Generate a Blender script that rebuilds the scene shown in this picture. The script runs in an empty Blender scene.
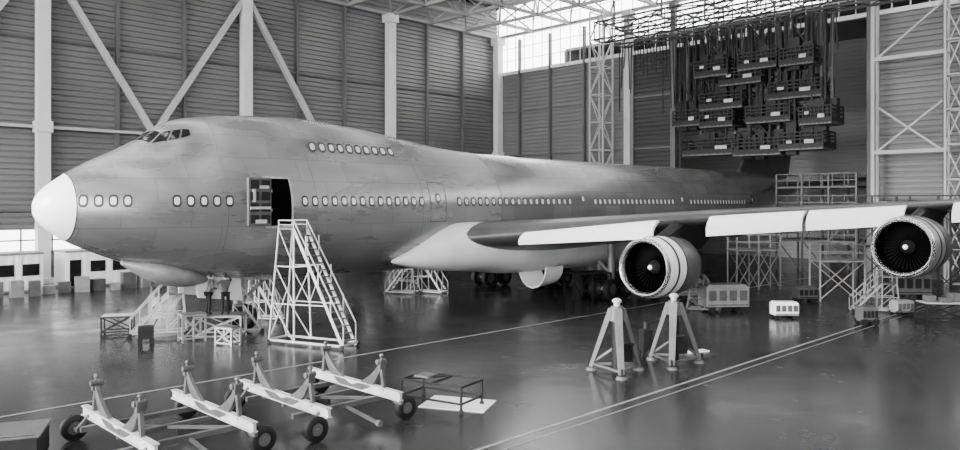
import bpy, math, random
from mathutils import Vector, Matrix
random.seed(7)
F=760.0; HZ=203.0; CH=5.7
def flo(px,py):
    Y=F*CH/(py-HZ); return ((px-480)/F*Y, Y)
def at(px,py,Y):
    return Vector(((px-480)/F*Y, Y, CH-(py-HZ)/F*Y))
R2=math.sqrt(.5)
# ------------------------------------------------------------ materials
def newmat(name):
    m=bpy.data.materials.new(name); m.use_nodes=True
    nt=m.node_tree; b=nt.nodes['Principled BSDF']
    return m,nt,b
def g3(v): return (v,v,v,1)
def mat(name,g,rough=.6,metal=0,var=.25,scale=1.5,spec=.5):
    m,nt,b=newmat(name)
    N=nt.nodes; L=nt.links
    tc=N.new('ShaderNodeTexCoord')
    n=N.new('ShaderNodeTexNoise'); n.inputs['Scale'].default_value=scale; n.inputs['Detail'].default_value=6
    L.new(tc.outputs['Object'],n.inputs['Vector'])
    r=N.new('ShaderNodeValToRGB')
    r.color_ramp.elements[0].position=.3; r.color_ramp.elements[1].position=.7
    r.color_ramp.elements[0].color=g3(g*(1-var)); r.color_ramp.elements[1].color=g3(min(1,g*(1+var)))
    L.new(n.outputs['Fac'],r.inputs['Fac']); L.new(r.outputs['Color'],b.inputs['Base Color'])
    b.inputs['Roughness'].default_value=rough; b.inputs['Metallic'].default_value=metal
    b.inputs['Specular IOR Level'].default_value=spec
    return m
def skinmat(name,c1,c2,mortar,bw,bh,rough,metal,nv=.35,ms=.01):
    m,nt,b=newmat(name); N=nt.nodes; L=nt.links
    tc=N.new('ShaderNodeTexCoord'); sp=N.new('ShaderNodeSeparateXYZ'); cb=N.new('ShaderNodeCombineXYZ')
    L.new(tc.outputs['Object'],sp.inputs[0]); L.new(sp.outputs['X'],cb.inputs['X']); L.new(sp.outputs['Z'],cb.inputs['Y'])
    br=N.new('ShaderNodeTexBrick'); br.inputs['Scale'].default_value=1
    br.inputs['Color1'].default_value=g3(c1); br.inputs['Color2'].default_value=g3(c2); br.inputs['Mortar'].default_value=g3(mortar)
    br.inputs['Mortar Size'].default_value=ms; br.inputs['Brick Width'].default_value=bw; br.inputs['Row Height'].default_value=bh
    br.inputs['Bias'].default_value=0
    L.new(cb.outputs[0],br.inputs['Vector'])
    n=N.new('ShaderNodeTexNoise'); n.inputs['Scale'].default_value=.6; n.inputs['Detail'].default_value=7; n.inputs['Roughness'].default_value=.55
    mp=N.new('ShaderNodeMapping'); mp.inputs['Scale'].default_value=(.45,1,1.9)
    L.new(tc.outputs['Object'],mp.inputs[0]); L.new(mp.outputs[0],n.inputs['Vector'])
    mr=N.new('ShaderNodeMapRange'); mr.inputs['From Min'].default_value=.3; mr.inputs['From Max'].default_value=.7
    mr.inputs['To Min'].default_value=1-nv; mr.inputs['To Max'].default_value=1+nv
    L.new(n.outputs['Fac'],mr.inputs['Value'])
    mx=N.new('ShaderNodeVectorMath'); mx.operation='SCALE'
    L.new(br.outputs['Color'],mx.inputs[0]); L.new(mr.outputs[0],mx.inputs['Scale']); L.new(mx.outputs[0],b.inputs['Base Color'])
    b.inputs['Metallic'].default_value=metal
    mr2=N.new('ShaderNodeMapRange'); mr2.inputs['To Min'].default_value=rough-.08; mr2.inputs['To Max'].default_value=rough+.08
    L.new(n.outputs['Fac'],mr2.inputs['Value']); L.new(mr2.outputs[0],b.inputs['Roughness'])
    n4=N.new('ShaderNodeTexNoise'); n4.inputs['Scale'].default_value=1.2; n4.inputs['Detail'].default_value=1
    L.new(tc.outputs['Object'],n4.inputs['Vector'])
    bp=N.new('ShaderNodeBump'); bp.inputs['Strength'].default_value=.05; bp.inputs['Distance'].default_value=.05
    L.new(n4.outputs['Fac'],bp.inputs['Height']); L.new(bp.outputs['Normal'],b.inputs['Normal'])
    return m
M_primer=skinmat('primer_skin',.26,.31,.18,2.4,.95,.28,.6,.14,.013)
M_bare=skinmat('bare_aluminium',.2,.26,.13,1.7,.8,.24,.55,.14,.012)
M_wing=mat('wing_skin',.08,.35,.4,.3,.8)
M_white=mat('white_paint',.85,.35,0,.06,1)
M_radome=mat('radome_paint',.99,.25,0,.01,1)
M_fair=mat('fairing_paint',.66,.35,0,.14,.6)
M_flap=mat('flap_composite',.9,.35,0,.04,2)
M_dark=mat('dark_rubber',.008,.6,0,.3,2,.3)
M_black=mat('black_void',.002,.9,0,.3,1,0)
M_blade=mat('fan_blade',.004,.7,0,.3,1,.02)
M_glass=mat('dark_glass',.01,.08,0,.1)
M_winrim=mat('window_rim',.02,.5,0,.2)
M_winpane=mat('window_pane',.75,.2,0,.1)
M_steel=mat('light_steel',.26,.45,.3,.2,3)
M_ltpaint=mat('pale_paint',.42,.5,0,.25,3)
M_grey=mat('grey_paint',.08,.45,.1,.25,3)
M_dkgrey=mat('dark_steel',.012,.5,.2,.3,3,.3)
M_crane=mat('crane_steel',.06,.5,.2,.3,3)
M_wall=mat('wall_siding',.16,.5,.1,.16,.12)
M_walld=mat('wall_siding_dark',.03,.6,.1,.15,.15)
M_annex=mat('annex_siding',.3,.6,0,.12,.15)
M_col=mat('column_paint',.7,.6,0,.05,.4)
M_post=mat('post_paint',.1,.6,0,.1,1)
M_mull=mat('mullion_paint',.7,.6,0,.1,1)
M_brace=mat('brace_paint',.45,.6,0,.08,1)
M_roof=mat('roof_deck',.08,.8,0,.15,.3)
M_conc=mat('apron_concrete',.7,.9,0,.08,.2)
M_line=mat('floor_line_paint',.2,.4,0,.3,2)
M_chrome=mat('polished_lip',.8,.2,.9,.05,2)
M_cowl=mat('bare_cowl_metal',.42,.3,.6,.2,2)
M_skin=mat('person_skin',.45,.6,0,.08,4)
M_cloth=mat('work_overall',.01,.85,0,.2,6,.2)
M_cloth2=mat('work_shirt',.06,.85,0,.15,6,.2)
M_hair=mat('hair',.01,.7,0,.2,20)
M_dolly=mat('dolly_grey',.09,.4,.3,.3,5)
M_jack=mat('jack_paint',.1,.45,.1,.25,3)
def floormat():
    m,nt,b=newmat('floor_epoxy'); N=nt.nodes; L=nt.links
    tc=N.new('ShaderNodeTexCoord')
    n=N.new('ShaderNodeTexNoise'); n.inputs['Scale'].default_value=.14; n.inputs['Detail'].default_value=10; n.inputs['Roughness'].default_value=.65
    L.new(tc.outputs['Object'],n.inputs['Vector'])
    r=N.new('ShaderNodeValToRGB'); r.color_ramp.elements[0].position=.35; r.color_ramp.elements[1].position=.68
    r.color_ramp.elements[0].color=g3(.014); r.color_ramp.elements[1].color=g3(.028)
    L.new(n.outputs['Fac'],r.inputs[0]); L.new(r.outputs[0],b.inputs['Base Color'])
    mr=N.new('ShaderNodeMapRange'); mr.inputs['From Min'].default_value=.3; mr.inputs['From Max'].default_value=.7; mr.inputs['To Min'].default_value=.15; mr.inputs['To Max'].default_value=.3
    n3=N.new('ShaderNodeTexNoise'); n3.inputs['Scale'].default_value=.45; n3.inputs['Detail'].default_value=10; n3.inputs['Roughness'].default_value=.7
    L.new(tc.outputs['Object'],n3.inputs['Vector'])
    L.new(n3.outputs['Fac'],mr.inputs['Value']); L.new(mr.outputs[0],b.inputs['Roughness'])
    n2=N.new('ShaderNodeTexNoise'); n2.inputs['Scale'].default_value=1.0; n2.inputs['Detail'].default_value=3
    L.new(tc.outputs['Object'],n2.inputs['Vector'])
    bp=N.new('ShaderNodeBump'); bp.inputs['Strength'].default_value=.1; bp.inputs['Distance'].default_value=.03
    L.new(n2.outputs['Fac'],bp.inputs['Height']); L.new(bp.outputs['Normal'],b.inputs['Normal'])
    b.inputs['IOR'].default_value=1.33
    return m
M_floor=floormat()
# ------------------------------------------------------------ mesh helper
class MB:
    def __init__(s): s.v=[]; s.f=[]
    def add(s,vs,fs):
        o=len(s.v); s.v+= [tuple(v) for v in vs]; s.f+=[tuple(i+o for i in f) for f in fs]
    def box(s,c,d,rz=0):
        cx,cy,cz=c; a,b,h=d[0]/2,d[1]/2,d[2]/2; cr,sr=math.cos(rz),math.sin(rz)
        vs=[(cx+x*cr-y*sr,cy+x*sr+y*cr,cz+z) for z in(-h,h) for x,y in((-a,-b),(a,-b),(a,b),(-a,b))]
        s.add(vs,[(3,2,1,0),(4,5,6,7),(0,1,5,4),(1,2,6,5),(2,3,7,6),(3,0,4,7)]); return s
    def bar(s,p,q,w,h=None,k=1.0):
        h=h or w; p=Vector(p);q=Vector(q); d=(q-p)
        if d.length<1e-6: return s
        d.normalize(); up=Vector((0,0,1)) if abs(d.z)<.95 else Vector((1,0,0))
        x=d.cross(up).normalized()*w/2; y=d.cross(x).normalized()*h/2
        vs=[e+(a*x+b*y)*kk for e,kk in((p,1),(q,k)) for a,b in((-1,-1),(1,-1),(1,1),(-1,1))]
        s.add(vs,[(0,1,2,3),(7,6,5,4),(4,5,1,0),(5,6,2,1),(6,7,3,2),(7,4,0,3)]); return s
    def cyl(s,p,q,r,r2=None,n=12,cap=True):
        r2=r if r2 is None else r2; p=Vector(p);q=Vector(q); d=(q-p).normalized()
        up=Vector((0,0,1)) if abs(d.z)<.95 else Vector((1,0,0))
        x=d.cross(up).normalized(); y=x.cross(d)
        vs=[];
        for e,rr in((p,r),(q,r2)):
            for i in range(n):
                a=2*math.pi*i/n; vs.append(e+(x*math.cos(a)+y*math.sin(a))*rr)
        fs=[(i,(i+1)%n,n+(i+1)%n,n+i) for i in range(n)]
        if cap: fs+= [tuple(range(n))[::-1],tuple(range(n,2*n))]
        s.add(vs,fs); return s
    def lathe(s,prof,o,ax,n=40):
        o=Vector(o); ax=Vector(ax).normalized(); up=Vector((0,0,1)) if abs(ax.z)<.9 else Vector((1,0,0))
        x=ax.cross(up).normalized(); y=x.cross(ax); vs=[];fs=[]
        for a,r in prof:
            for i in range(n):
                t=2*math.pi*i/n; vs.append(o+ax*a+(x*math.cos(t)+y*math.sin(t))*r)
        for j in range(len(prof)-1):
            for i in range(n): fs.append((j*n+i,j*n+(i+1)%n,(j+1)*n+(i+1)%n,(j+1)*n+i))
        s.add(vs,fs); return s
    def rings(s,rs,cap=False):
        n=len(rs[0]); vs=[p for r in rs for p in r]; fs=[]
        for j in range(len(rs)-1):
            for i in range(n): fs.append((j*n+i,j*n+(i+1)%n,(j+1)*n+(i+1)%n,(j+1)*n+i))
        if cap: fs+=[tuple(range(n))[::-1],tuple(range((len(rs)-1)*n,len(rs)*n))]
        s.add(vs,fs); return s
    def sphere(s,c,r,sc=(1,1,1),n=12,m=8):
        c=Vector(c); rs=[]
        for j in range(m+1):
            ph=math.pi*j/m; rr=max(math.sin(ph),.001)
            rs.append([c+Vector((math.cos(2*math.pi*i/n)*rr*r*sc[0],math.sin(2*math.pi*i/n)*rr*r*sc[1],math.cos(ph)*r*sc[2])) for i in range(n)])
        return s.rings(rs)
    def obj(s,name,m,parent=None,smooth=False,loc=None,rz=0,bevel=0):
        me=bpy.data.meshes.new(name); me.from_pydata(s.v,[],s.f); me.validate(); 
        import bmesh
        bm=bmesh.new(); bm.from_mesh(me); bmesh.ops.recalc_face_normals(bm,faces=bm.faces); bm.to_mesh(me); bm.free()
        me.materials.append(m); o=bpy.data.objects.new(name,me); bpy.context.scene.collection.objects.link(o)
        if parent: o.parent=parent
        if loc: o.location=loc
        o.rotation_euler=(0,0,rz)
        if smooth: 
            for p in me.polygons: p.use_smooth=True
            md=o.modifiers.new('es','EDGE_SPLIT'); md.split_angle=math.radians(38)
        if bevel:
            b=o.modifiers.new('bv','BEVEL'); b.width=bevel; b.segments=2; b.limit_method='ANGLE'
        return o
def empty(name,loc=(0,0,0),rz=0):
    o=bpy.data.objects.new(name,None); bpy.context.scene.collection.objects.link(o)
    o.location=loc; o.rotation_euler=(0,0,rz); return o
A45=math.radians(45)
# ------------------------------------------------------------ building (local x' along left wall, y' towards left wall)
LW=60.8; BW=63.6; WT=24.6; RT=28.0; SW=-48
def siding(mb,p0,p1,z0,z1,out,pitch=.42,depth=.12):
    p0=Vector(p0);p1=Vector(p1);out=Vector(out); z=z0; prof=[]
    while z<z1-1e-6:
        for dz,d in((0,0),(.1,0),(.13,depth),(.38,depth),(.42,0)):
            zz=min(z+dz*pitch/.42,z1); prof.append((zz,d))
        z+=pitch
    vs=[]
    for zz,d in prof:
        for p in(p0,p1): vs.append((p.x+out.x*d,p.y+out.y*d,zz))
    fs=[(2*i,2*i+1,2*i+3,2*i+2) for i in range(len(prof)-1)]
    mb.add(vs,fs)
mb=MB()
siding(mb,(-22,LW,0),(BW,LW,0),3.8,RT,(0,-1,0)); siding(mb,(-22,LW,0),(BW,LW,0),0,2.3,(0,-1,0)); siding(mb,(26,LW,0),(BW,LW,0),2.3,3.8,(0,-1,0))
mb.box((20,LW+.25,14+1.9),(85,.2,24.2)); mb.box((20,LW+.25,1.15),(85,.2,2.3)); mb.box((45,LW+.25,3.05),(37,.2,1.5))
mb.obj('wall_left',M_wall,rz=A45)
mb=MB()
OP0,OP1=20.5,37.2
siding(mb,(BW,LW,0),(BW,42.4,0),0,20.4,(-1,0,0)); siding(mb,(BW,OP0,0),(BW,SW,0),0,20.4,(-1,0,0))
mb.box((BW+.25,(LW+OP1)/2,10.2),(.2,LW-OP1,20.4)); mb.box((BW+.25,(OP0+SW)/2,10.2),(.2,OP0-SW,20.4))
mb.obj('wall_back',M_wall,rz=A45)
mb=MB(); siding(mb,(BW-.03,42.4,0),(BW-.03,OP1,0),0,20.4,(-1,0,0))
siding(mb,(BW-.15,OP0-1,0),(BW-.15,SW,0),0,5.2,(-1,0,0)); siding(mb,(BW-.15,55,0),(BW-.15,OP1,0),0,5.2,(-1,0,0))  # low strips: gloom under the wing put into a darker siding colour
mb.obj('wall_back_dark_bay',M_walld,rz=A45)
mb=MB(); mb.box((20.8,SW-.2,RT/2),(86,.3,RT)); mb.obj('wall_right_unseen',M_walld,rz=A45)  # unseen side wall, added to shut out light and deepen contrast
mb=MB(); siding(mb,(79,51,0),(79,7,0),0,22,(-1,0,0)); mb.box((88,29,11),(.3,44,22)); mb.box((75.9,51,11),(24,.3,22)); mb.box((75.9,7,11),(24,.3,22)); mb.box((75.9,29,22),(24,44,.3))
mb.obj('wall_tail_annex',M_annex,rz=A45)
mb=MB(); y=LW-.3
while y>SW:
    mb.box((BW,y,(20.4+RT)/2),(.1,.06,RT-20.4)); y-=1.3
for z in (20.45,21.85,23.25,24.65,26.0): mb.box((BW,(LW+SW)/2,z),(.1,LW-SW,.05))
mb.box((BW-.1,(LW+SW)/2,20.4),(.5,LW-SW,.35)); mb.box((BW-.1,(LW+SW)/2,24.6),(.3,LW-SW,.2))
mb.obj('window_1',M_mull,rz=A45)
mb=MB()
for x in range(0,48,2): mb.box((-21+x,LW,3.05),(.1,.12,1.5))
mb.box((1.5,LW,3.05),(49,.12,.1)); mb.obj('window_2',M_post,rz=A45)
mb=MB(); mb.box((21,5,-.1),(140,112,.2)); mb.obj('floor',M_floor,rz=A45)
mb=MB(); mb.box((21,160,-.3),(400,200,.2)); mb.obj('ground_outside',M_conc,rz=A45)
mb=MB()
for c in(-33,-17.6): mb.box((24,-c*R2,.004),(75,.1,.006))
mb.box((24,17.0*R2,.004),(75,.04,.006))
mb.obj('floor_marking',M_line,rz=A45)
mb=MB(); x=-22
while x<BW:
    x2=min(x+8.8,BW+.2); mb.box(((x+x2)/2,(LW+SW)/2,RT+.2),(x2-x,LW-SW+1,.3)); x+=10.4
mb.box((20.8,LW-1,RT+.2),(86,3,.3))
mb.obj('ceiling',M_roof,rz=A45)
mb=MB(); s5=5.2; nx=16; ny=21
xs=[BW-.4-i*s5 for i in range(nx)]; ys=[LW-.6-i*s5 for i in range(ny)]
zb=WT; zt=27.4
for x in xs: mb.bar((x,ys[0],zb),(x,ys[-1],zb),.28)
for y in ys: mb.bar((xs[0],y,zb),(xs[-1],y,zb),.28)
for x in xs[:-1]: mb.bar((x-s5/2,ys[0],zt),(x-s5/2,ys[-1],zt),.2)
for y in ys[:-1]: mb.bar((xs[0],y-s5/2,zt),(xs[-1],y-s5/2,zt),.2)
for x in xs[:-1]:
    for y in ys[:-1]:
        if x<5: continue
        for a in(0,1):
            for b in(0,1): mb.bar((x-a*s5,y-b*s5,zb),(x-s5/2,y-s5/2,zt),.14)
mb.obj('roof_space_frame',mat('truss_pale',.3,.6,.1,.15,1),rz=A45)
colx=[63.0-15.6*i for i in range(6)]
for i,x in enumerate(colx):
    e=empty('steel_column',rz=A45)
    m1=MB(); m1.box((x,LW-.75,WT/2),(.85,.75,WT)); m1.box((x,LW-.75,11.1),(1.1,.95,.8)); m1.box((x,LW-.75,WT-.5),(1.3,1.1,.8)); m1.box((x,LW-.75,.2),(1.2,1.1,.4)); m1.obj('shaft',M_col,e,bevel=.03)
mb=MB()
x=colx[-1]
k=0
while x<BW-1:
    if k%3: mb.box((x,LW-.3,WT/2),(.22,.4,WT))
    x+=5.2;k+=1
for z in(5.2,11.1,17.5,): mb.box((21,LW-.2,z),(84,.2,.18))
mb.obj('wall_girt_posts',M_post,rz=A45)
mb=MB()
def br(x0,z0,x1,z1): mb.bar((x0,LW-.75,z0),(x1,LW-.75,z1),.42)
for i in(2,3,4):
    x=colx[i]
    br(x,23.4,x-7.8,11.1)
    br(x,23.4,x+7.8,11.1)
mb.bar((colx[5],LW-.7,11.1),(colx[2]+7.8,LW-.7,11.1),.2)
mb.obj('wall_bracing',M_brace,rz=A45)
def ycol(y,mt,w,nm,z1=WT):
    e=empty(nm,rz=A45); m1=MB(); m1.box((BW-.6,y,z1/2),(w,w,z1)); m1.box((BW-.6,y,z1-.4),(w*1.4,w*1.4,.8)); m1.box((BW-.6,y,.2),(w*1.4,w*1.4,.4)); m1.obj('shaft',mt,e,bevel=.03)
ycol(42.4,M_brace,.7,'steel_column'); ycol(OP1+.2,M_post,.5,'steel_column'); ycol(OP0-.3,M_post,.5,'steel_column')
mb=MB()
for y in(57,52.6,48): mb.box((BW-.3,y,12),(.4,.2,24))
for y in(15.2,10,5,0): mb.box((BW-.3,y,12),(.4,.3,24))
for z in(6,11,16): mb.box((BW-.2,(LW+OP1)/2,z),(.2,LW-OP1,.16)); mb.box((BW-.2,-10,z),(.2,60,.2))
mb.obj('wall_girt_posts',M_post,rz=A45)
def lattice(mb,p,q,w,th,step,ax=(1,0,0)):
    p=Vector(p);q=Vector(q);d=(q-p); L=d.length; d.normalize()
    a=Vector(ax); b=d.cross(a).normalized(); a=b.cross(d)
    cs=[(-1,-1),(1,-1),(1,1),(-1,1)]
    for i,j in cs: o=a*i*w/2+b*j*w/2; mb.bar(p+o,q+o,th)
    n=max(1,int(L/step)); st=L/n
    for k in range(n+1):
        for c in range(4):
            o1=a*cs[c][0]*w/2+b*cs[c][1]*w/2; c2=cs[(c+1)%4]; o2=a*c2[0]*w/2+b*c2[1]*w/2
            if k<n:
                if (k+c)%2: mb.bar(p+d*st*k+o1,p+d*st*(k+1)+o2,th*.6)
                else: mb.bar(p+d*st*k+o2,p+d*st*(k+1)+o1,th*.6)
            mb.bar(p+d*st*k+o1,p+d*st*k+o2,th*.6)
mb=MB(); lattice(mb,(BW-1.8,44.8,0),(BW-1.8,44.8,WT),1.6,.14,2.6); mb.obj('lattice_column',M_brace,rz=A45)
mb=MB()
mb.bar((BW-2,19.6,0),(BW-2,19.6,WT),.25); mb.bar((BW-1,19.6,0),(BW-1,19.6,WT),.2); lattice(mb,(BW-2,14.2,0),(BW-2,14.2,WT),1.0,.14,2.4)
for z in(9.5,16.5): mb.bar((BW-2,19.6,z),(BW-2,14.5,z),.28)
mb.bar((BW-2,19.4,9.5),(BW-2,15,13),.14); mb.bar((BW-2,15,9.5),(BW-2,19.4,13),.14); mb.bar((BW-2,19.4,16.5),(BW-2,15,20),.14)
mb.obj('lattice_column',M_brace,rz=A45)
mb=MB(); lattice(mb,(BW-3.4,41.5,21.3),(BW-3.4,16,21.3),1.6,.15,3.2); lattice(mb,(BW-6.6,41.5,21.3),(BW-6.6,16,21.3),1.6,.15,3.2)
for y in (41,36,31,26,22,17):
    mb.bar((BW-6.6,y,22.1),(BW-3.4,y,22.1),.16); mb.bar((BW-5,y,22.1),(BW-5,y,WT-.2),.14)
mb.obj('crane_bridge_truss',M_crane,rz=A45)
# ------------------------------------------------------------ tail dock platforms
def Bxy(v): return Vector(((v.x+v.y)*R2,(-v.x+v.y)*R2,v.z))
dock=empty('tail_dock_platforms',rz=A45)
md=MB(); ml=MB(); mk=MB()
plats=[(741,112,66,3.8),(717,155,65,5.2),(770,156,63,4.0),(793,126,64,3.6),(815,102,62,4.2),(775,92,67,3.6),(826,152,62,3.4),(800,80,67,3.2),(745,84,68,3),(835,76,64,2.6),(705,128,68,2.6),(755,132,69,3),(840,128,61,2.4)]
for px,py,Y,w in plats:
    c=Bxy(at(px,py,Y)); x,y,z=c; x=min(x,BW-3.2)-random.random()*.8
    dx,dy=2.4,w
    mk.box((x,y,z),(dx,dy,.14))
    md.box((x,y,z+.22),(dx+.1,dy+.1,.3))
    ml.box((x-dx/2-.1,y-dy*.2,z+.55),(.05,dy*.2,.28)); 
    if random.random()<.6: ml.box((x-dx/2-.1,y+dy*.25,z+.55+random.random()*.3),(.05,dy*.12,.22))
    for i in range(9):
        yy=y-dy/2+dy*i/8
        for sx in(-1,1): md.bar((x+sx*dx/2,yy,z),(x+sx*dx/2,yy,z+1.3),.09)
    for h in(.4,.75,1.0,1.3):
        for sx in(-1,1): md.bar((x+sx*dx/2,y-dy/2,z+h),(x+sx*dx/2,y+dy/2,z+h),.1)
        for sy in(-1,1): md.bar((x-dx/2,y+sy*dy/2,z+h),(x+dx/2,y+sy*dy/2,z+h),.1)
    for sy in(-.3,.3):
        mk.bar((x+.3,y+sy*dy,z),(x+.3,y+sy*dy,20.2),.22); md.bar((x-.5,y+sy*dy*.7,z),(x-.5,y+sy*dy*.7,20.2),.16)
    md.bar((x-.5,y-.25*dy,z+1.3),(x-.5,y+.35*dy,z+4),.1); mk.bar((x+.3,y+.3*dy,z+1.3),(x+.3,y-.3*dy,z+4),.1)
    for k in range(6):
        md.box((x+random.uniform(-.5,.5),y+random.uniform(-1,1)*dy*.4,z+.9),(.6,.8,1.4+random.random()*1.2))
for i in range(60):
    yy=21.5+i*.33
    if yy<41: md.bar((BW-4.2,yy,20.3),(BW-4.2,yy+random.uniform(-.2,.2),20.3-random.uniform(1.5,7)),.07)
md.obj('frames',M_dkgrey,dock); ml.obj('pale_squares',M_ltpaint,dock); mk.obj('decks',M_grey,dock)  # pale squares added for bright lamp-like spots, coloured rather than lit
e=empty('rear_fuselage_dock',rz=A45); m=MB(); d=MB()
for yb,L in((24.6,6.4),):
    for zl in(2.6,5.2,7.0):
        d.box((65.6,yb,zl),(4.5,L,.14))
        for h in(.55,1.1): m.bar((63.4,yb-L/2,zl+h),(63.4,yb+L/2,zl+h),.08); m.bar((63.4,yb+L/2,zl+h),(67.8,yb+L/2,zl+h),.08)
        for k in range(8): m.bar((63.4,yb-L/2+L*k/7,zl),(63.4,yb-L/2+L*k/7,zl+1.1),.06)
    for k in range(4):
        for xx in(63.4,67.8): m.bar((xx,yb-L/2+L*k/3,0),(xx,yb-L/2+L*k/3,8.1),.14)
    for k in range(3): m.bar((63.4,yb-L/2+L*k/3,0),(63.4,yb-L/2+L*(k+1)/3,2.6),.08); m.bar((63.4,yb-L/2+L*(k+1)/3,2.6),(63.4,yb-L/2+L*k/3,5.2),.08)
m.obj('frame',M_grey,e); d.obj('decks',M_grey,e)
# ------------------------------------------------------------ aircraft
def pchip(xs,ys):
    n=len(xs); h=[xs[i+1]-xs[i] for i in range(n-1)]; d=[(ys[i+1]-ys[i])/h[i] for i in range(n-1)]
    m=[0]*n; m[0]=d[0]; m[-1]=d[-1]
    for i in range(1,n-1):
        if d[i-1]*d[i]<=0: m[i]=0
        else:
            w1=2*h[i]+h[i-1]; w2=h[i]+2*h[i-1]; m[i]=(w1+w2)/(w1/d[i-1]+w2/d[i])
    def f(x):
        if x<=xs[0]: return ys[0]
        if x>=xs[-1]: return ys[-1]
        i=max(j for j in range(n-1) if xs[j]<=x); t=(x-xs[i])/h[i]
        return ys[i]*(1+2*t)*(1-t)**2+h[i]*m[i]*t*(1-t)**2+ys[i+1]*t*t*(3-2*t)+h[i]*m[i+1]*t*t*(t-1)
    return f
def tab(d):
    xs=[math.sqrt(k) for k,_ in d]; f=pchip(xs,[v for _,v in d]); return lambda s:f(math.sqrt(max(s,0)))
f_top=tab([(0,5.55),(.1,5.93),(.3,6.2),(.93,6.72),(2,7.35),(3.1,7.93),(3.9,8.4),(4.4,8.82),(5.3,9.2),(7.1,9.5),(9,9.65),(10.8,9.68),(14.2,9.47),(17.5,9.06),(20.3,8.72),(24,8.53),(50,8.5),(56,8.5),(62,8.3),(68.5,7.6)])
f_mt=tab([(0,5.55),(.1,5.93),(.3,6.2),(.93,6.7),(2,7.25),(3.1,7.65),(3.9,7.9),(5.5,8.25),(8,8.48),(12,8.5),(50,8.5),(56,8.5),(62,8.3),(68.5,7.6)])
f_bot=tab([(0,5.5),(.1,5.1),(.3,4.85),(.93,4.35),(2,3.8),(3.9,3.08),(5.5,2.68),(8,2.3),(10,2.18),(44,2.18),(50,2.8),(56,4.0),(62,5.4),(68.5,6.8)])
f_w=tab([(0,.03),(.1,.45),(.3,.8),(.93,1.4),(2,2.0),(3.9,2.65),(5.5,2.95),(8,3.2),(10,3.25),(44,3.25),(50,3.0),(56,2.4),(62,1.5),(68.5,.35)])
f_r=tab([(0,.01),(.93,.4),(2,.9),(3.1,1.25),(3.9,1.5),(5,1.85),(7,2.2),(10,2.4),(20,2.4),(50,2.2),(68.5,.2)])
def fus(s,ph):
    bt=f_bot(s); mt=f_mt(s); w=f_w(s); zc=(bt+mt)/2; az=max((mt-bt)/2,.02)
    sn,cs=math.sin(ph),math.cos(ph)
    r1=1/math.sqrt((sn/w)**2+(cs/az)**2)
    r=f_r(s); d=f_top(s)-r-zc; q=r*r-d*d*sn*sn; r2=0
    if q>0:
        r2=d*cs+math.sqrt(q)
    k=.25*min(1,r); h=max(k-abs(r1-r2),0)/max(k,1e-6) if s>1 and s<26 and r2>0 else 0
    rr=max(r1,r2)+h*h*k/4
    return Vector((s,-rr*sn,zc+rr*cs))
def phz(s,z):
    a,b=.02,math.pi-.02
    for _ in range(30):
        m=(a+b)/2
        if fus(s,m).z>z: a=m
        else: b=m
    return (a+b)/2
def nrm(s,ph):
    e=.02; u=fus(s+e,ph)-fus(s-e if s>e else s,ph); v=fus(s,ph+e)-fus(s,ph-e); n=u.cross(v).normalized()
    p=fus(s,ph); c=Vector((s,0,(f_bot(s)+f_mt(s))/2))
    return n if n.dot(p-c)>0 else -n
AC=empty('jumbo_jet_airliner',(-16.6,28.2,0),A45)
def fsec(name,s0,s1,ds,m):
    n=72; mbb=MB(); rs=[]; s=s0
    L=[s0]
    if s0==0: L=[0,.02,.06,.12,.2,.3,.42,.56,.75]; s=.75
    while s+ds<s1-1e-3: s+=ds; L.append(s)
    L.append(s1)
    rs=[[fus(a,2*math.pi*i/n) for i in range(n)] for a in L]
    mbb.rings(rs,cap=(s1>68)); o=mbb.obj(name,m,AC,smooth=True); return o
SJ=21.9
fsec('radome',0,1.05,.15,M_radome); fsec('fuselage_forward',1.05,SJ,.3,M_primer); fsec('fuselage_aft',SJ,68.5,.6,M_bare)
def patchP(mbb,c,off,nu=6,nv=6,side=1):
    vs=[];fs=[]
    for j in range(nv+1):
        for i in range(nu+1):
            u=i/nu;v=j/nv
            s=(c[0][0]*(1-u)+c[1][0]*u)*(1-v)+(c[3][0]*(1-u)+c[2][0]*u)*v
            ph=(c[0][1]*(1-u)+c[1][1]*u)*(1-v)+(c[3][1]*(1-u)+c[2][1]*u)*v
            p=fus(s,ph)+nrm(s,ph)*off; vs.append((p.x,p.y*side,p.z))
    for j in range(nv):
        for i in range(nu): a=j*(nu+1)+i; fs.append((a,a+1,a+nu+2,a+nu+1))
    mbb.add(vs,fs)
def patchZ(mbb,s0,s1,z0,z1,off,side=1,nu=4,nv=6):
    patchP(mbb,[(s0,phz(s0,z0)),(s1,phz(s1,z0)),(s1,phz(s1,z1)),(s0,phz(s0,z1))],off,nu,nv,side)
rim=MB();pane=MB();glass=MB();dl=MB();seam=MB()
def win(s,z,w=.11,h=.16):
    for sd in(1,-1):
        ph=phz(s,z); p=fus(s,ph); n=nrm(s,ph); t=(fus(s+.05,phz(s+.05,z))-p).normalized(); up=n.cross(t).normalized()
        if up.z<0: up=-up
        for mbb,k,off in((rim,1.5,.012),(pane,.95,.022)):
            vs=[]
            for i in range(12):
                a=2*math.pi*i/12; ca,sa=math.cos(a),math.sin(a)
                q=(abs(ca)**4+abs(sa)**4)**(1/4)
                v=p+n*off+t*(ca/q*w*k)+up*(sa/q*h*k); vs.append((v.x,v.y*sd,v.z))
            mbb.add(vs,[tuple(range(12))])
doors=[(8.4),(17.3),(29.2),(40.9),(53)]
s=1.25
while s<3.0: win(s,5.78); s+=.45
s=4.25
while s<6.7: win(s,5.78); s+=.5
s=9.6
while s<51.5:
    if all(abs(s-d)>.95 for d in doors) : win(s,5.78)
    s+=.508
s=10.6
while s<15.4: win(s,8.22,.13,.17); s+=.508
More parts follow.
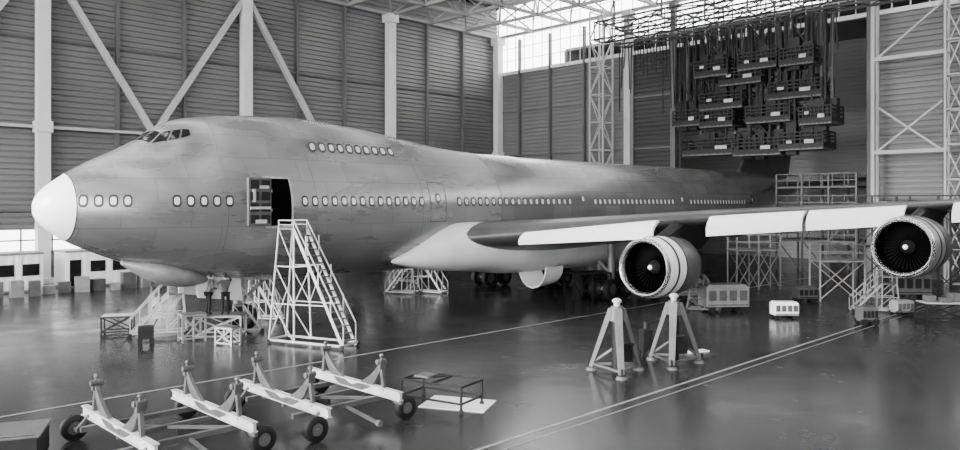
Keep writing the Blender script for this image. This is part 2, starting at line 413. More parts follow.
for d in doors[1:]:
    for sd in(1,-1):
        a,b,z0,z1=d-.55,d+.55,4.75,6.75
        for q in((a,a+.05,z0,z1),(b-.05,b,z0,z1),(a,b,z0,z0+.05),(a,b,z1-.05,z1)): patchZ(seam if d<20 else dl,*q,.012,sd)
    win(d,5.95)
for d in((12.5,14.9,2.9,4.5),(38,40.4,2.9,4.4)):
    a,b,z0,z1=d
    for q in((a,a+.04,z0,z1),(b-.04,b,z0,z1),(a,b,z0,z0+.05),(a,b,z1-.04,z1)): patchZ(seam,*q,.012,-1); 
for sj in(1.05,SJ):
    for sd in(1,-1): patchP(dl,[(sj,.02),(sj+.03,.02),(sj+.03,math.pi-.02),(sj,math.pi-.02)],.01,1,40,sd)
for sj in(6.2,10.2,16.3,33,41,50):
    for sd in(1,-1): patchP(seam,[(sj,.02),(sj+.02,.02),(sj+.02,math.pi-.02),(sj,math.pi-.02)],.008,1,40,sd)
seam.obj('skin_seams',M_grey,AC)
for sd in(1,-1):
    for c in([(3.62,.03),(3.9,.33),(4.35,.27),(4.12,.03)],[(3.97,.37),(4.4,.455),(4.72,.33),(4.42,.29)],[(4.47,.46),(4.85,.485),(5.05,.355),(4.79,.335)],[(4.93,.485),(5.3,.47),(5.35,.385),(5.12,.36)]):
        patchP(glass,c,.015,5,5,sd)
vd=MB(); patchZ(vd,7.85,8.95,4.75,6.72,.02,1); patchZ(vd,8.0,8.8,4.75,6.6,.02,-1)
vd.obj('door_shade_patch',M_black,AC)  # black patches on the closed skin, painted in for the unlit cabin interior
fr=MB()
for q in((7.78,7.86,4.7,6.8),(8.94,9.02,4.7,6.8),(7.78,9.02,4.66,4.76),(7.78,9.02,6.72,6.8)): patchZ(fr,*q,.035,1)
fr.obj('door_frame',M_ltpaint,AC)
rim.obj('window_rims',M_winrim,AC); pane.obj('cabin_windows',M_winpane,AC); glass.obj('cockpit_windows',M_glass,AC); dl.obj('panel_joints',M_winrim,AC)
od=MB(); od.box((7.28,-3.52,5.75),(1.05,.16,1.98)); o=od.obj('open_door',M_grey,AC,bevel=.05)
od=MB()
for i in range(4):
    for j in range(2): od.box((7.02+j*.5,-3.62,5.05+i*.47),(.36,.06,.34))
od.obj('door_liner',M_dark,AC); od=MB(); od.box((7.28,-3.64,5.5),(.9,.05,.1)); od.box((7.0,-3.64,6.0),(.12,.06,.5)); od.box((7.45,-3.64,6.35),(.4,.05,.12)); od.box((7.3,-3.64,4.95),(.5,.05,.15)); od.bar((7.8,-3.5,5.4),(8.0,-3.2,5.4),.1); od.bar((7.8,-3.5,6.2),(8.0,-3.2,6.2),.1); od.obj('door_hardware',M_ltpaint,AC)
def ell(s,cy,cz,ry,rz,n=28,pw=2.4):
    r=[]
    for i in range(n):
        a=2*math.pi*i/n; c,sn=math.cos(a),math.sin(a)
        q=(abs(c)**pw+abs(sn)**pw)**(1/pw); r.append(Vector((s,cy+c/q*ry,cz+sn/q*rz)))
    return r
for sd in(-1,1):
    T=[(15.1,2.2,2.8,.03,.03),(15.5,2.2,2.85,.3,.2),(16.2,2.25,2.98,.75,.5),(17.2,2.2,3.25,1.4,.95),(18.5,2.2,3.45,1.95,1.3),(20.5,2.0,3.4,2.5,1.4),(23,2,3.2,2.7,1.45),(33,2,3.15,2.7,1.35),(37,2,3.3,2.2,1.1),(41,1.9,3.5,1.3,.7)]
    fbk=[pchip([t[0] for t in T],[t[k] for t in T]) for k in range(1,5)]
    rs=[]; s=15.1
    while s<=41: rs.append(ell(s,sd*fbk[0](s),fbk[1](s),fbk[2](s),fbk[3](s))); s+=.35
    mb=MB(); mb.rings(rs,cap=True); mb.obj('wing_body_fairing',M_fair,AC,smooth=True)
def foil(s0,y,z,ch,th,n=22,inc=0):
    up=[];lo=[]
    for i in range(n+1):
        x=(1-math.cos(math.pi*i/n))/2
        t=5*th*(.2969*math.sqrt(x)-.126*x-.3516*x*x+.2843*x**3-.1015*x**4)
        cam=.02*(1-(2*x-.8)**2)*1
        up.append(Vector((s0+x*ch,y,z+(cam*.5+t)*ch-inc*x*ch))); lo.append(Vector((s0+x*ch,y,z+(cam*.5-t)*ch-inc*x*ch)))
    return up+lo[::-1][1:-1]
fle=pchip([0,3,12,20,30],[14.6,17.5,26.2,33.9,43.5]); fz=pchip([0,3,6,12,20,30],[3.4,3.75,4.1,4.85,5.5,6.3]); fch=pchip([0,3,12,20,30],[18,16,9.6,7,4]); fth=pchip([0,12,30],[.125,.1,.08])
for sd in(-1,1):
    mb=MB(); rs=[]
    t=2
    while t<=29.9: rs.append(foil(fle(t),sd*t,fz(t),fch(t),fth(t),inc=.03)); t+=.93
    mb.rings(rs,cap=True); mb.obj('wing_port' if sd<0 else 'wing_starboard',M_wing,AC,smooth=True)
    mb=MB()
    for a,b in((6.2,11.0),(12.9,16.3),(16.45,19.9),(21.6,28.6)):
        n=10; rs=[]
        for i in range(n+1):
            t=a+(b-a)*i/n; le=fle(t); z=fz(t)
            d=.9 if t>12 else .5+.4*(t-6)/6
            P=[(le+.15,z+.12),(le-.2,z+.08),(le-.5,z-.25*d),(le-.62,z-.6*d),(le-.6,z-d),(le-.52,z-d),(le-.5,z-.6*d),(le-.35,z-.3*d),(le-.1,z-.05),(le+.2,z-.02)]
            rs.append([Vector((x,sd*t,zz)) for x,zz in P])
        mb.rings(rs,cap=True)
    mb.obj('leading_edge_flaps',M_flap,AC,smooth=True)
    mb=MB()
    for t in(7,11,17,22.5):
        te=fle(t)+fch(t); rs=[ell(te-4+5*k/10,sd*t,fz(t)-.75+.03*k,.28*math.sin(math.pi*(k+.3)/10.6)+.02,.4*math.sin(math.pi*(k+.3)/10.6)+.02,12,2) for k in range(11)]
        mb.rings(rs,cap=True)
    mb.obj('flap_track_fairings',M_grey,AC,smooth=True)
    for t,s0,zc in((11.6,22.8,2.6),(20.4,31.1,3.6)):
        o=Vector((s0,sd*t,zc)); ax=(1,0,0)
        m1=MB(); m1.lathe([(.3,1.2),(.12,1.22),(.03,1.26),(0,1.31),(.05,1.37),(.2,1.42)],o,ax); m1.obj('inlet_lip',M_chrome,AC,smooth=True)
        m1=MB(); m1.lathe([(.2,1.42),(.6,1.47),(1.2,1.49),(1.55,1.49)],o,ax); m1.obj('inlet_cowl',M_white if t<15 else M_cowl,AC,smooth=True)
        m1=MB(); m1.lathe([(1.55,1.47),(2.4,1.45),(3.1,1.36),(3.1,1.28)],o,ax); m1.obj('fan_cowl',M_grey,AC,smooth=True)
        m1=MB(); m1.lathe([(.75,1.485),(.77,1.5),(.9,1.505),(.92,1.49)],o,ax); m1.lathe([(1.5,1.49),(1.53,1.51),(1.6,1.51),(1.63,1.47)],o,ax); m1.obj('cowl_bands',M_winrim,AC,smooth=True)
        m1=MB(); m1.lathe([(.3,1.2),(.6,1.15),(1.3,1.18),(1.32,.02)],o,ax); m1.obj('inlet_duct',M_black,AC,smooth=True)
        m1=MB(); m1.lathe([(2.9,1.3),(2.9,.95),(4.3,.8),(5.2,.6),(5.2,.4),(5.9,.05)],o,ax); m1.obj('engine_core',M_dkgrey,AC,smooth=True)
        m1=MB()
        for i in range(36):
            a=2*math.pi*i/36; a2=a+.1
            r0,r1=.33,1.13
            m1.add([o+Vector((1.0,math.cos(a)*r0,math.sin(a)*r0)),o+Vector((1.15,math.cos(a2)*r0,math.sin(a2)*r0)),o+Vector((1.2,math.cos(a2+.04)*r1,math.sin(a2+.04)*r1)),o+Vector((1.0,math.cos(a)*r1,math.sin(a)*r1))],[(0,1,2,3)])
        m1.obj('fan_blades',M_blade,AC)
        m1=MB(); m1.lathe([(.6,.02),(.68,.12),(.85,.24),(1.05,.33)],o,ax,24); m1.obj('spinner',M_dkgrey,AC,smooth=True)
        m1=MB(); m1.lathe([(.57,.005),(.58,.08),(.64,.12)],o,ax,16); m1.obj('spinner_cap',M_white,AC,smooth=True)
        m1=MB(); le=fle(t); zw=fz(t)
        rs=[]
        for k,(xb,xt,wd) in enumerate(((s0+.9,le-.1,.02),(s0+1.6,le+.6,.22),(s0+3.2,le+2.4,.26),(s0+5.2,le+4.4,.2),(s0+6.5,le+5.6,.03))):
            zb=zc+(1.35 if k<3 else (.7 if k==3 else 1.3)); zt=zw-(.0 if k==0 else .15)
            rs.append([Vector((xb,sd*t-wd,zb)),Vector((xt,sd*t-wd,zt)),Vector((xt,sd*t+wd,zt)),Vector((xb,sd*t+wd,zb))])
        m1.rings(rs,cap=True); m1.obj('pylon',M_dkgrey,AC)
mb=MB(); rs=[]
for k in range(9):
    u=k/8; z=8.1+11*u; le=55.5+10.5*u; ch=11*(1-u)+4.2*u
    f=foil(le,0,0,ch,.09); rs.append([Vector((p.x,p.z,z)) for p in f])
mb.rings(rs,cap=True); mb.obj('tail_fin',M_wing,AC,smooth=True)
for sd in(-1,1):
    mb=MB(); rs=[]
    for k in range(9):
        u=k/8; rs.append(foil(58.5+9*u,sd*(1+10*u),7.2+1.0*u,8.5*(1-u)+2.6*u,.09))
    mb.rings(rs,cap=True); mb.obj('stabilizer',M_wing,AC,smooth=True)
tyre=MB();leg=MB();hub=MB()
def wheel(x,y,z,r=.62,w=.42):
    tyre.lathe([(-w/2,r*.55),(-w/2,r*.85),(-w*.35,r),(w*.35,r),(w/2,r*.85),(w/2,r*.55)],(x,y,z),(0,1,0),24)
    hub.cyl((x,y-w*.4,z),(x,y+w*.4,z),r*.56,n=16)
for sy in(-.4,.4): wheel(8.2,sy,.62)
leg.cyl((8.2,0,.6),(8.0,0,2.6),.13); leg.cyl((8.2,-.5,.62),(8.2,.5,.62),.09); leg.bar((8.2,0,1.2),(9.6,0,2.3),.12); leg.bar((8.1,0,1.7),(6.9,0,2.5),.1)
for x,y in((29.6,-5.0),(29.6,5.0),(32.6,-2.0),(32.6,2.0)):
    for dx in(-.75,.75):
        for dy in(-.5,.5): wheel(x+dx,y+dy,.62)
        leg.cyl((x+dx,y-.6,.62),(x+dx,y+.6,.62),.09)
    leg.bar((x-.8,y,.65),(x+.8,y,.65),.22); leg.cyl((x,y,.6),(x,y,3.4),.22); leg.bar((x,y,1.5),(x,y*.6,3),.14)
tyre.obj('tyres',M_dark,AC,smooth=True); leg.obj('gear_struts',M_steel,AC,smooth=True); hub.obj('wheel_hubs',M_grey,AC)
mb=MB()
for sy in(-.75,.75):
    mb.add([(5.8,sy,2.75),(7.9,sy,2.4),(7.9,sy*1.25,1.45),(5.9,sy*1.25,1.75),(5.8,sy+.05,2.75),(7.9,sy+.05,2.4),(7.9,sy*1.25+.05,1.45),(5.9,sy*1.25+.05,1.75)],[(0,1,2,3),(7,6,5,4),(0,4,5,1),(1,5,6,2),(2,6,7,3),(3,7,4,0)])
mb.obj('nose_gear_doors',M_fair,AC)
mb=MB(); rs=[]
for k in range(9):
    u=k/8; rr=math.sin(math.pi*(u*.9+.05)); rs.append(ell(3.0+3.6*u,-.5,f_bot(3.0+3.6*u)-.05,1.0*rr,.5*rr,16,2.2))
mb.rings(rs,cap=True); mb.obj('nose_chin_cover',M_steel,AC,smooth=True)
mb=MB()
rs=[]
for k in range(9):
    a=math.pi*k/8
    rs.append([Vector((24.0+x,-3.6-1.05*math.cos(a)*f,2.15-1.25*math.sin(a)*f)) for x,f in((0,1),(1.7,.85),(1.7,.78),(0,.93))])
mb.rings(rs); mb.obj('body_gear_door',M_white,AC,smooth=True)
ant=MB(); ant.add([(19.5,-.02,8.7),(19.9,-.02,8.7),(19.8,0,9.15),(19.6,0,9.15),(19.5,.02,8.7),(19.9,.02,8.7)],[(0,1,2,3),(4,5,2,3)]); ant.obj('antenna',M_grey,AC)
# ------------------------------------------------------------ stairs / stands
def stairs(name,loc,rz,H,run,W=.9,plat=1.0,n=None,ms=M_ltpaint,splay=.6,th=.07,rail=1.0,prail=None):
    e=empty(name,(loc[0],loc[1],0),rz); m=MB(); n=n or int(H/.26); st=MB(); pr=rail if prail is None else prail
    for sy in(-W/2,W/2):
        m.bar((0,sy,H),(run,sy,.05),th*.7,th*2)
        m.bar((0,sy,H+pr),(run,sy,rail+.05),th*.7)
        for k in range(1,5): u=k/4; m.bar((run*u,sy,H*(1-u)+.05),(run*u,sy,H*(1-u)+rail),th*.6)
        m.bar((0,sy,H),(0,sy,H+pr),th*.6)
        m.bar((0,sy,H+pr),(-plat,sy,H+pr),th*.7); m.bar((0,sy,H+pr*.5),(-plat,sy,H+pr*.5),th*.5); m.bar((-plat,sy,H),(-plat,sy,H+pr),th*.7)
        for x,xb in((-plat,-plat-splay),(0,splay*.3)):
            m.bar((x,sy,H),(xb,sy*(1+splay*.7),.12),th)
        m.bar((-plat-splay,sy*(1+splay*.7),.15),(run,sy*(1+splay*.7),.15),th*1.2)
        lv=max(2,int(H/1.5))
        for k in range(lv):
            u0=k/lv;u1=(k+1)/lv
            L=lambda u:Vector((-plat-splay*u,sy*(1+splay*.7*u),H*(1-u)+.12*u)); R=lambda u:Vector((splay*.3*u,sy*(1+splay*.7*u),H*(1-u)+.12*u))
            m.bar(L(u1),R(u1),th*.7); m.bar(L(u0),R(u1),th*.6)
            S=Vector((run*u1*1.0,sy,H*(1-u1)+.1)); 
            if k<lv-1: m.bar(R(u1),S,th*.7); m.bar(R(u1),Vector((run*u0,sy,H*(1-u0))),th*.5)
    yb=W/2*(1+splay*.7)
    for x in(-plat-splay,run): m.bar((x,-yb,.15),(x,yb,.15),th*1.2)
    m.bar((-plat-splay*.5,-W/2*(1+splay*.35),H/2),(-plat-splay,yb,.15),th*.6)
    m.bar((-plat-splay*.5,W/2*(1+splay*.35),H/2),(-plat-splay,-yb,.15),th*.6)
    for k in range(1,n): u=k/n; st.box((run*u,0,H*(1-u)),(.22,W,.04))
    st.box((-plat/2,0,H),(plat,W,.06))
    m.obj('frame',ms,e); st.obj('treads',M_grey,e)
    w=MB()
    for x in(-plat-splay,run):
        for y in(-yb,yb): w.cyl((x,y-.04,.09),(x,y+.04,.09),.09)
    w.obj('casters',M_dark,e)
    return e
stairs('boarding_stairs',(-7.3,30.9),math.radians(-25),4.65,2.4,W=.85,plat=.75,splay=.4,th=.06,rail=.9,prail=.35)
def st2(px,py,rz,H,run,nm='maintenance_steps',ms=M_ltpaint,W=.7,plat=.7): 
    x,y=flo(px,py); stairs(nm,(x,y),math.radians(rz),H,run,W=W,plat=plat,splay=.15,th=.055,ms=ms,rail=.7)
st2(168,334,205,1.75,1.5,W=.7,plat=.6)
st2(262,320,-10,1.7,1.0,ms=M_ltpaint,plat=.5)
st2(243,332,20,1.2,.8,ms=M_steel,plat=.4,W=.6)
def stand(name,cx,cy,rz,L,W,H,ms,md=M_grey,rails=True,br=True):
    e=empty(name,(cx,cy,0),rz); m=MB()
    for x in(-L/2,L/2):
        for y in(-W/2,W/2): m.bar((x,y,0),(x,y,H+(1 if rails else 0)),.07)
    for y in(-W/2,W/2):
        for z in([H*.15,H]+([H+.5,H+1] if rails and y>0 else [])): m.bar((-L/2,y,z),(L/2,y,z),.06)
        if br: m.bar((-L/2,y,H*.15),(L/2,y,H),.05); m.bar((L/2,y,H*.15),(-L/2,y,H),.05)
    for x in(-L/2,L/2):
        for z in(H*.15,H): m.bar((x,-W/2,z),(x,W/2,z),.06)
    m.obj('frame',ms,e); d=MB(); d.box((0,0,H+.03),(L,W,.06)); d.obj('deck',md,e); return e
stand('work_platform',-11.0,32.2,.1,1.9,1.1,.95,M_steel,rails=False)
x,y=flo(192,341); stand('work_platform',x,y,.6,.9,.7,1.1,M_steel,rails=False)
x,y=flo(228,345); stand('trestle',x,y,-.4,.8,.5,.7,M_steel,rails=False)
x,y=flo(118,333); stand('tool_bench',x,y,.3,1.2,.8,.75,M_dkgrey,M_ltpaint,rails=False)
x,y=flo(146,343); e=empty('tool_trolley',(x,y,0),.4); m=MB(); m.box((0,0,.45),(.6,.4,.5)); m.bar((.3,-.2,.7),(.42,-.2,.95),.03); m.bar((.3,.2,.7),(.42,.2,.95),.03); m.bar((.42,-.2,.95),(.42,.2,.95),.03); m.obj('body',M_dkgrey,e,bevel=.02); m=MB()
for a in(-.22,.22):
    for b in(-.18,.18): m.cyl((a,b-.02,.1),(a,b+.02,.1),.1)
m.obj('wheels',M_dark,e)
# ------------------------------------------------------------ people
def person(name,loc,rz,armsL,armsR,lean=0,mc=M_cloth,ms=M_cloth2,knee=0):
    e=empty(name,loc,rz)
    def skin(nm,pts,edges,rad,mt,root=0,sub=1):
        me=bpy.data.meshes.new(nm); me.from_pydata([tuple(p) for p in pts],edges,[]); me.materials.append(mt)
        o=bpy.data.objects.new(nm,me); bpy.context.scene.collection.objects.link(o); o.parent=e
        md=o.modifiers.new('s','SKIN'); md.use_smooth_shade=True
        sv=me.skin_vertices[0].data
        for i,r in enumerate(rad): sv[i].radius=(r,r) if not isinstance(r,tuple) else r
        for v in sv: v.use_root=False
        sv[root].use_root=True
        o.modifiers.new('ss','SUBSURF').levels=sub; o.modifiers['ss'].render_levels=sub+1
        return o
    ly=lean
    pel=(0,0,.95); wa=(0,.02+ly*.3,1.1); ch=(0,ly*.7,1.32); nk=(0,ly,1.48)
    shL=(.18,ly*.9,1.41); shR=(-.18,ly*.9,1.41)
    skin('legs',[pel,(.1,0,.88),(.12,.02+knee,.48),(.13,-.02,.1),(.13,.1,.05),(-.1,0,.88),(-.12,.02,.48),(-.14,-.04,.1),(-.14,.08,.05)],
      [(0,1),(1,2),(2,3),(3,4),(0,5),(5,6),(6,7),(7,8)],[(.15,.11),.09,.068,.05,.045,.09,.068,.05,.045],mc)
    skin('torso',[(0,0,.93),wa,ch,nk,shL,armsL[0],armsL[1],shR,armsR[0],armsR[1]],[(0,1),(1,2),(2,3),(2,4),(4,5),(5,6),(2,7),(7,8),(8,9)],
      [(.15,.11),(.14,.1),(.16,.11),.055,.07,.05,.036,.07,.05,.036],ms)
    m=MB(); c=Vector((0,ly*1.1,1.64)); m.sphere(c,.1,(.8,.98,1.18),16,12); m.cyl((0,ly,1.46),(0,ly*1.08,1.57),.052); m.sphere(c+Vector((0,.1,-.01)),.018,(.8,1,1.3),8,6)
    for sx in(-1,1): m.sphere(c+Vector((sx*.082,0,0)),.025,(.5,.8,1.2),8,6)
    for w,el in((armsL[1],armsL[0]),(armsR[1],armsR[0])):
        w=Vector(w); d=(w-Vector(el)).normalized(); sx=Vector((1,0,0)); 
        m.sphere(w+d*.05,.045,(.9,.6,1),10,6)
        for k in range(4):
            b=w+d*.08+sx*(-.03+.02*k); q=b+d*(.04+.008*(k in(1,2)))+Vector((0,.008,0)); m.cyl(b,q,.009,.008,6); m.cyl(q,q+d*.02+Vector((0,.02,0)),.008,.006,6)
        m.cyl(w+d*.03+sx*.035,w+d*.08+sx*.06,.011,.008,6)
    m.obj('head_and_hands',M_skin,e,smooth=True)
    m=MB(); m.sphere(c+Vector((0,-.015,.02)),.105,(.84,.98,1.12),16,12)
    h=m.obj('hair',M_hair,e,smooth=True)
    m=MB()
    for sx in(-1,1): m.sphere(c+Vector((sx*.03,.094,.012)),.01,(1,.5,.7),8,6)
    m.box(tuple(c+Vector((0,.093,-.05))),(.045,.012,.01)); m.obj('face_features',M_dark,e)
    return e
person('mechanic',(-10.65,31.8,1.01),math.radians(35),[(.3,.18,1.45),(.2,.38,1.6)],[(-.32,.16,1.3),(-.2,.38,1.38)],.06)
person('mechanic',(-11.4,31.9,1.01),math.radians(-50),[(.3,.05,1.15),(.24,.28,1.08)],[(-.3,.08,1.15),(-.18,.3,1.12)],.14,mc=M_cloth,ms=M_jack)
# ------------------------------------------------------------ foreground cradle dollies
def dolly(name,loc,rz=-A45):
    e=empty(name,(loc[0],loc[1],0),rz); beam=MB(); arc=MB(); ty=MB(); hb=MB(); fr=MB()
    for y in(-1.1,1.1):
        beam.box((0,y,.66),(4.3,.07,.2)); beam.box((0,y,.765),(4.3,.16,.025)); beam.box((0,y,.555),(4.3,.16,.025))
        R=1.5; cz=.6+R; rs=[]; AA=62
        for i in range(25):
            a=math.radians(-90-AA+2*AA*i/24); k=abs(i-12)/12; th=.1+.17*math.sin(math.pi*k)
            ro,ri=R+th/2,R-th/2
            rs.append([Vector((math.cos(a)*r*1.0,y+w,cz+math.sin(a)*r)) for r,w in((ri,-.05),(ri,.05),(ro,.05),(ro,-.05))])
        arc.rings(rs,cap=True)
        for sx in(-1,1):
            tx=sx*math.sin(math.radians(AA))*R; tz=cz-math.cos(math.radians(AA))*R
            arc.bar((tx,y,tz-.12),(tx+sx*.03,y,tz+.12),.2,.13); arc.cyl((tx-sx*.02,y-.15,tz+.06),(tx-sx*.02,y+.15,tz+.06),.07,n=10); arc.cyl((tx,y,tz+.1),(tx,y,tz+.2),.04,n=8); arc.sphere((tx,y,tz+.22),.06)
            arc.bar((tx+sx*.12,y,.7),(tx,y,tz),.1)
            wx=sx*2.0; wy=y+(.28 if y>0 else -.28)
            ty.lathe([(-.1,.17),(-.1,.27),(-.07,.31),(.07,.31),(.1,.27),(.1,.17)],(wx,wy,.31),(1,0,0),24)
            hb.cyl((wx-.09,wy,.31),(wx+.09,wy,.31),.15,n=16); hb.cyl((wx-.13,wy,.31),(wx+.13,wy,.31),.06,n=10)
            fr.bar((wx,wy,.31),(wx-sx*.3,wy,.31),.08); fr.bar((wx-sx*.25,wy,.3),(wx-sx*.25,y,.6),.1)
    for x in(-1.15,1.15): fr.bar((x,-1.5,.46),(x,1.5,.46),.12)
    fr.bar((0,-1.1,.46),(0,1.1,.46),.1); fr.bar((-1.15,-1.1,.46),(1.15,1.1,.46),.07)
    fr.bar((1.9,1.1,.5),(2.2,1.1,.5),.08); fr.bar((1.3,0,.45),(2.6,0,.3),.07); fr.cyl((2.6,0,.3),(2.72,0,.3),.08)
    beam.obj('beams',M_ltpaint,e); arc.obj('saddle_arms',M_dolly,e,bevel=.01); ty.obj('tyres',M_dark,e,smooth=True); hb.obj('hubs',M_grey,e); fr.obj('chassis',M_grey,e)
dolly('engine_transport_dolly',(-7.35,17.8)); dolly('engine_transport_dolly',(-4.35,20.5))
x,y=flo(440,412); e=empty('frame_trolley',(x,y+.8,0),-A45+.25)
m=MB()
for a in(-1,1):
    for b in(-.55,.55): m.bar((a,b,.05),(a,b,.72),.05)
    m.bar((a,-.55,.7),(a,.55,.7),.05); m.bar((a,-.55,.25),(a,.55,.25),.05)
for b in(-.55,.55):
    for z in(.25,.7): m.bar((-1,b,z),(1,b,z),.05)
m.bar((0,-.55,.7),(0,.55,.7),.05); m.bar((-1,-.55,.7),(0,.55,.7),.04)
m.obj('frame',M_dkgrey,e); m=MB(); m.box((-.6,.1,.74),(.5,.5,.05)); m.obj('shelf',M_grey,e)
m=MB()
for a in(-1,1):
    for b in(-.55,.55): m.cyl((a,b-.03,.06),(a,b+.03,.06),.06)
m.obj('casters',M_dark,e)
x0,y0=flo(458,404); m=MB(); m.box((x0,y0,.012),(1.9,1.3,.02),-.3); m.obj('white_sheet',M_radome)
e=empty('tool_chest',(-10.6,16.6,0),.35); m=MB(); m.box((0,0,.36),(1.9,1.3,.6)); m.obj('body',M_dkgrey,e,bevel=.03); m=MB(); m.box((0,0,.69),(1.98,1.38,.06)); m.bar((-.9,-.66,.75),(.9,-.66,.75),.04); m.obj('lid',M_grey,e,bevel=.02)
m=MB()
for a in(-.8,.8):
    for b in(-.5,.5): m.cyl((a,b-.03,.08),(a,b+.03,.08),.08)
m.obj('casters',M_dark,e)
# ------------------------------------------------------------ tripod jacks
def jack(name,px,py,H,R,rz,mt):
    x,y=flo(px,py); e=empty(name,(x,y,0),rz); m=MB(); c=MB()
    for k in range(3):
        a=k*2*math.pi/3; d=Vector((math.cos(a),math.sin(a),0))
        m.bar(d*R+Vector((0,0,.12)),d*.17+Vector((0,0,H*.86)),.2,.14,1.35)
        m.bar(d*(R*.9)+Vector((0,0,.3)),d*.12+Vector((0,0,H*.33)),.08)
        m.cyl(d*R,d*R+Vector((0,0,.1)),.2,.15); m.bar(d*R*.98+Vector((0,0,.22)),Vector((math.cos(a+2.094),math.sin(a+2.094),0))*R*.98+Vector((0,0,.22)),.07)
        c.cyl(d*(R+.12),d*(R+.12)+Vector((0,0,.35)),.035)
    m.cyl((0,0,H*.7),(0,0,H*.9),.26,.2); m.obj('legs',mt,e,bevel=.01)
    c.cyl((0,0,.15),(0,0,H*.9),.18,n=16); c.box((.1,-.3,.75),(.4,.3,.6)); c.cyl((.2,-.42,.9),(.2,-.6,1.05),.05); c.obj('hydraulic_cylinder',M_dkgrey,e,smooth=False)
    t=MB(); t.cyl((0,0,H*.88),(0,0,H*.97),.11); t.lathe([(0,.01),(.0,.16),(.06,.17),(.12,.1),(.14,.01)],(0,0,H*.95),(0,0,1),16); t.obj('ram_cap',M_ltpaint,e,smooth=True)
jack('tripod_jack',617,373,2.5,.92,.5,M_jack); jack('tripod_jack',674,364,2.5,.95,.2,M_jack)
x,y=flo(646,356); e=empty('hydraulic_pump_cart',(x,y,0),.2); m=MB(); m.box((0,0,.6),(.4,.4,.8)); m.bar((0,-.2,1.0),(0,-.35,1.3),.04); m.bar((-.2,-.35,1.3),(.2,-.35,1.3),.04); m.cyl((0,0,1.0),(0,0,1.25),.12); m.obj('body',M_dkgrey,e,bevel=.03); m=MB()
for a in(-.2,.2): m.cyl((a-.03,-.15,.12),(a+.03,-.15,.12),.12); m.cyl((a-.03,.15,.12),(a+.03,.15,.12),.12)
m.obj('wheels',M_dark,e)
x,y=flo(697,352); m=MB(); m.box((x,y,.03),(.9,.35,.05),.4); m.obj('white_board',M_radome)
# ------------------------------------------------------------ equipment under wing
def cart(name,px,py,L,W,H,rz,mt,panels=True):
    x,y=flo(px,py); e=empty(name,(x,y+W/2,0),rz); m=MB(); m.box((0,0,H*.55),(L,W,H*.7)); m.box((0,0,H*.92),(L*.9,W*.9,H*.1)); m.obj('body',mt,e,bevel=.03)
    d=MB()
    for i in range(4): d.box((-L*.36+L*.24*i,-W/2-.01,H*.6),(L*.17,.04,H*.35))
    d.box((0,-W/2-.02,H*.28),(L*.95,.05,.05)); d.obj('panels',M_grey if mt!=M_grey else M_dkgrey,e)
    w=MB()
    for a in(-L*.35,L*.35):
        for b in(-W*.4,W*.4): w.cyl((a,b-.06,.17),(a,b+.06,.17),.17,n=16)
    w.obj('wheels',M_dark,e)
cart('ground_power_cart',727,313,2.3,1.2,1.5,.1,M_steel); cart('tool_cart',787,319,1.2,.7,.85,.0,M_white); cart('tool_cart',870,326,.8,.6,.9,.1,M_grey)
cart('equipment_cabinet',545,287,1.6,.9,1.2,.2,M_dkgrey); cart('tool_cart',650,300,1.2,.8,1.1,.2,M_dkgrey); cart('tool_cart',808,302,1.2,.8,.9,.1,M_grey); cart('equipment_cabinet',915,300,2,1,1.6,-.1,M_grey); cart('tool_cart',905,316,1.0,.6,.8,.2,M_steel); cart('tool_cart',690,300,1.4,.8,1.3,.1,M_steel)
x,y=flo(952,325); stand('work_table',x,y+.5,-.1,2.2,1.1,.95,M_dkgrey,M_ltpaint,rails=False)
e=empty('table_parts_boxes',(x,y+.5,1.02)); m=MB()
for a,b,c in((-.7,.1,.3),(-.1,-.1,.22),(.5,.15,.4)): m.box((a,b,c/2),(.45,.4,c))
m.obj('boxes',M_grey,e,bevel=.02)
def scaf(name,cx,cy,rz,L,W,H,bays,lv,ms,th=.08,rail=True,dk=None):
    e=empty(name,(cx,cy,0),rz); m=MB(); d=MB(); b=L/bays
    for i in range(bays+1):
        for y in(-W/2,W/2): m.bar((-L/2+b*i,y,0),(-L/2+b*i,y,H+(1 if rail else 0)),th)
    for k in range(lv):
        z=H*(k+1)/lv; z0=H*k/lv+.1
        for i in range(bays):
            xa=-L/2+b*i
            for y in(-W/2,W/2): m.bar((xa,y,z),(xa+b,y,z),th*.8); m.bar((xa,y,z0),(xa+b,y,z),th*.6); m.bar((xa+b,y,z0),(xa,y,z),th*.6)
        for i in range(bays+1): m.bar((-L/2+b*i,-W/2,z),(-L/2+b*i,W/2,z),th*.8)
    d.box((0,0,H+.04),(L,W,.08))
    if rail:
        for y in(-W/2,W/2):
            for h in(.5,1): m.bar((-L/2,y,H+h),(L/2,y,H+h),th*.7)
    m.obj('frame',ms,e); d.obj('deck',dk or M_steel,e); return e
x,y=flo(765,292); scaf('scaffold_tower',x,y+2,.1,3,1.4,2.6,2,1,M_steel,dk=M_grey)
x,y=flo(845,302); scaf('scaffold_tower',x,y+1,.0,2.6,1.4,2.3,1,1,M_ltpaint,rail=True)
x,y=flo(590,300); scaf('scaffold_tower',x,y+1,.3,2.4,1.4,1.5,2,1,M_dkgrey,rail=False,dk=M_dkgrey)
x,y=flo(640,285); scaf('scaffold_tower',x,y+2,.1,3,1.6,2.2,2,1,M_steel,rail=False,dk=M_grey)
st2(880,312,170,1.5,1.4,ms=M_steel)
st2(704,311,-20,1.2,.8,ms=M_grey); st2(425,293,-30,2,1.5,ms=M_steel); st2(405,294,160,1.6,1.2,ms=M_grey)
wd=scaf('wing_dock',(58.0-9)*R2,(58.0+9)*R2,-A45,20,3,5.2,8,2,M_dkgrey,.12,dk=M_dkgrey)
m=MB()
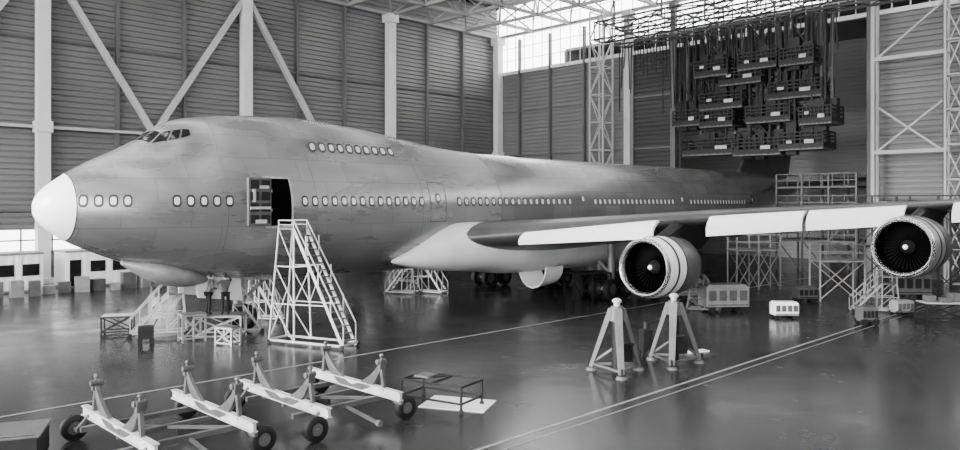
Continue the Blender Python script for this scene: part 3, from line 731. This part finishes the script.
for i in range(70):
    u=random.uniform(-9.7,9.7); m.box((u,random.uniform(-1.3,1.2),5.3+.25),(random.uniform(.15,.6),random.uniform(.2,.4),random.uniform(.2,.6)),random.random())
m.obj('stored_boxes',M_ltpaint,wd)
# ------------------------------------------------------------ cabins along left wall
def cabin(name,xl,L,W,H,yl,z0=.0):
    e=empty(name,rz=A45); m=MB(); m.box((xl,yl,H/2+.1),(L,W,H)); 
    for i in range(int(L/.5)): m.box((xl-L/2+.25+i*.5,yl-W/2-.02,H/2+.1),(.22,.06,H*.92))
    m.obj('body',M_radome,e); d=MB(); n=max(2,int(L/1.8))
    for i in range(n): d.box((xl-L/2+1.3+(L-1.3)*(i+.5)/n,yl-W/2-.07,H*.62),(.95,.06,.75))
    d.box((xl-L/2+.6,yl-W/2-.07,H*.45),(.7,.05,H*.75)); d.obj('windows_and_door',M_glass,e)
    t=MB(); t.box((xl,yl,H+.15),(L+.1,W+.1,.12)); t.box((xl,yl,.08),(L+.1,W+.1,.14)); t.obj('trim',M_steel,e)
cabin('site_cabin',12,5.6,2.4,2.3,56); cabin('site_cabin',19.0,5.6,2.4,2.3,56.3); cabin('site_cabin',4,6,2.4,2.3,56)
e=empty('crate_stack',rz=A45); m=MB(); m2=MB()
for i in range(16):
    h=random.uniform(.4,1.1); X=7+i*.95; m_=m if i%2 else m2
    m_.box((X,52.6+random.uniform(-.5,.5),h/2),(random.uniform(.5,.85),.7,h),random.uniform(-.3,.3))
m.obj('dark_crates',M_grey,e); m2.obj('pale_crates',M_steel,e)
def rack(name,x,y,L,H,mt):
    e=empty(name,rz=A45); m=MB()
    for i in range(3):
        for b in(-.4,.4): m.bar((x-L/2+L/2*i,y+b,0),(x-L/2+L/2*i,y+b,H),.08)
    m2=MB()
    for k in range(3):
        z=.3+k*(H-.4)/2; m.box((x,y,z),(L,.8,.06))
        for j in range(5):
            h=random.uniform(.2,.5); m2.box((x-L/2+.4+j*(L-.8)/4,y,z+.03+h/2),(random.uniform(.3,.6),.5,h))
    m.obj('shelves',M_grey,e); m2.obj('boxes',mt,e)
for i,(x,y) in enumerate(((25,57.5),(29,58),(34.5,58),(39,58.3),(44,58.3),(50,58),(56,58))):
    rack('storage_rack',x,y,3.2,2.0,[M_ltpaint,M_dkgrey,M_steel][i%3])
for y in (55,50): 
    rack('storage_rack',60,y,2.4,2.2,[M_ltpaint,M_dkgrey][int(y)%2])
# ------------------------------------------------------------ light
w=bpy.data.worlds.new('World'); bpy.context.scene.world=w; w.use_nodes=True
bg=w.node_tree.nodes['Background']; bg.inputs[0].default_value=(1,1,1,1); bg.inputs[1].default_value=10.5
sd=bpy.data.lights.new('daylight_sun','SUN'); sd.energy=10; sd.angle=math.radians(22); so=bpy.data.objects.new('daylight_sun',sd); bpy.context.scene.collection.objects.link(so)
d=Vector((.85,.5,-.36)); so.rotation_euler=d.to_track_quat('-Z','Y').to_euler()
# ------------------------------------------------------------ camera
cd=bpy.data.cameras.new('camera'); cd.sensor_width=36; cd.lens=F/960*36; cd.shift_y=-(225-HZ)/960; cd.clip_end=500
co=bpy.data.objects.new('camera',cd); co.location=(0,0,CH); co.rotation_euler=(math.pi/2,0,0); bpy.context.scene.collection.objects.link(co)
bpy.context.scene.camera=co
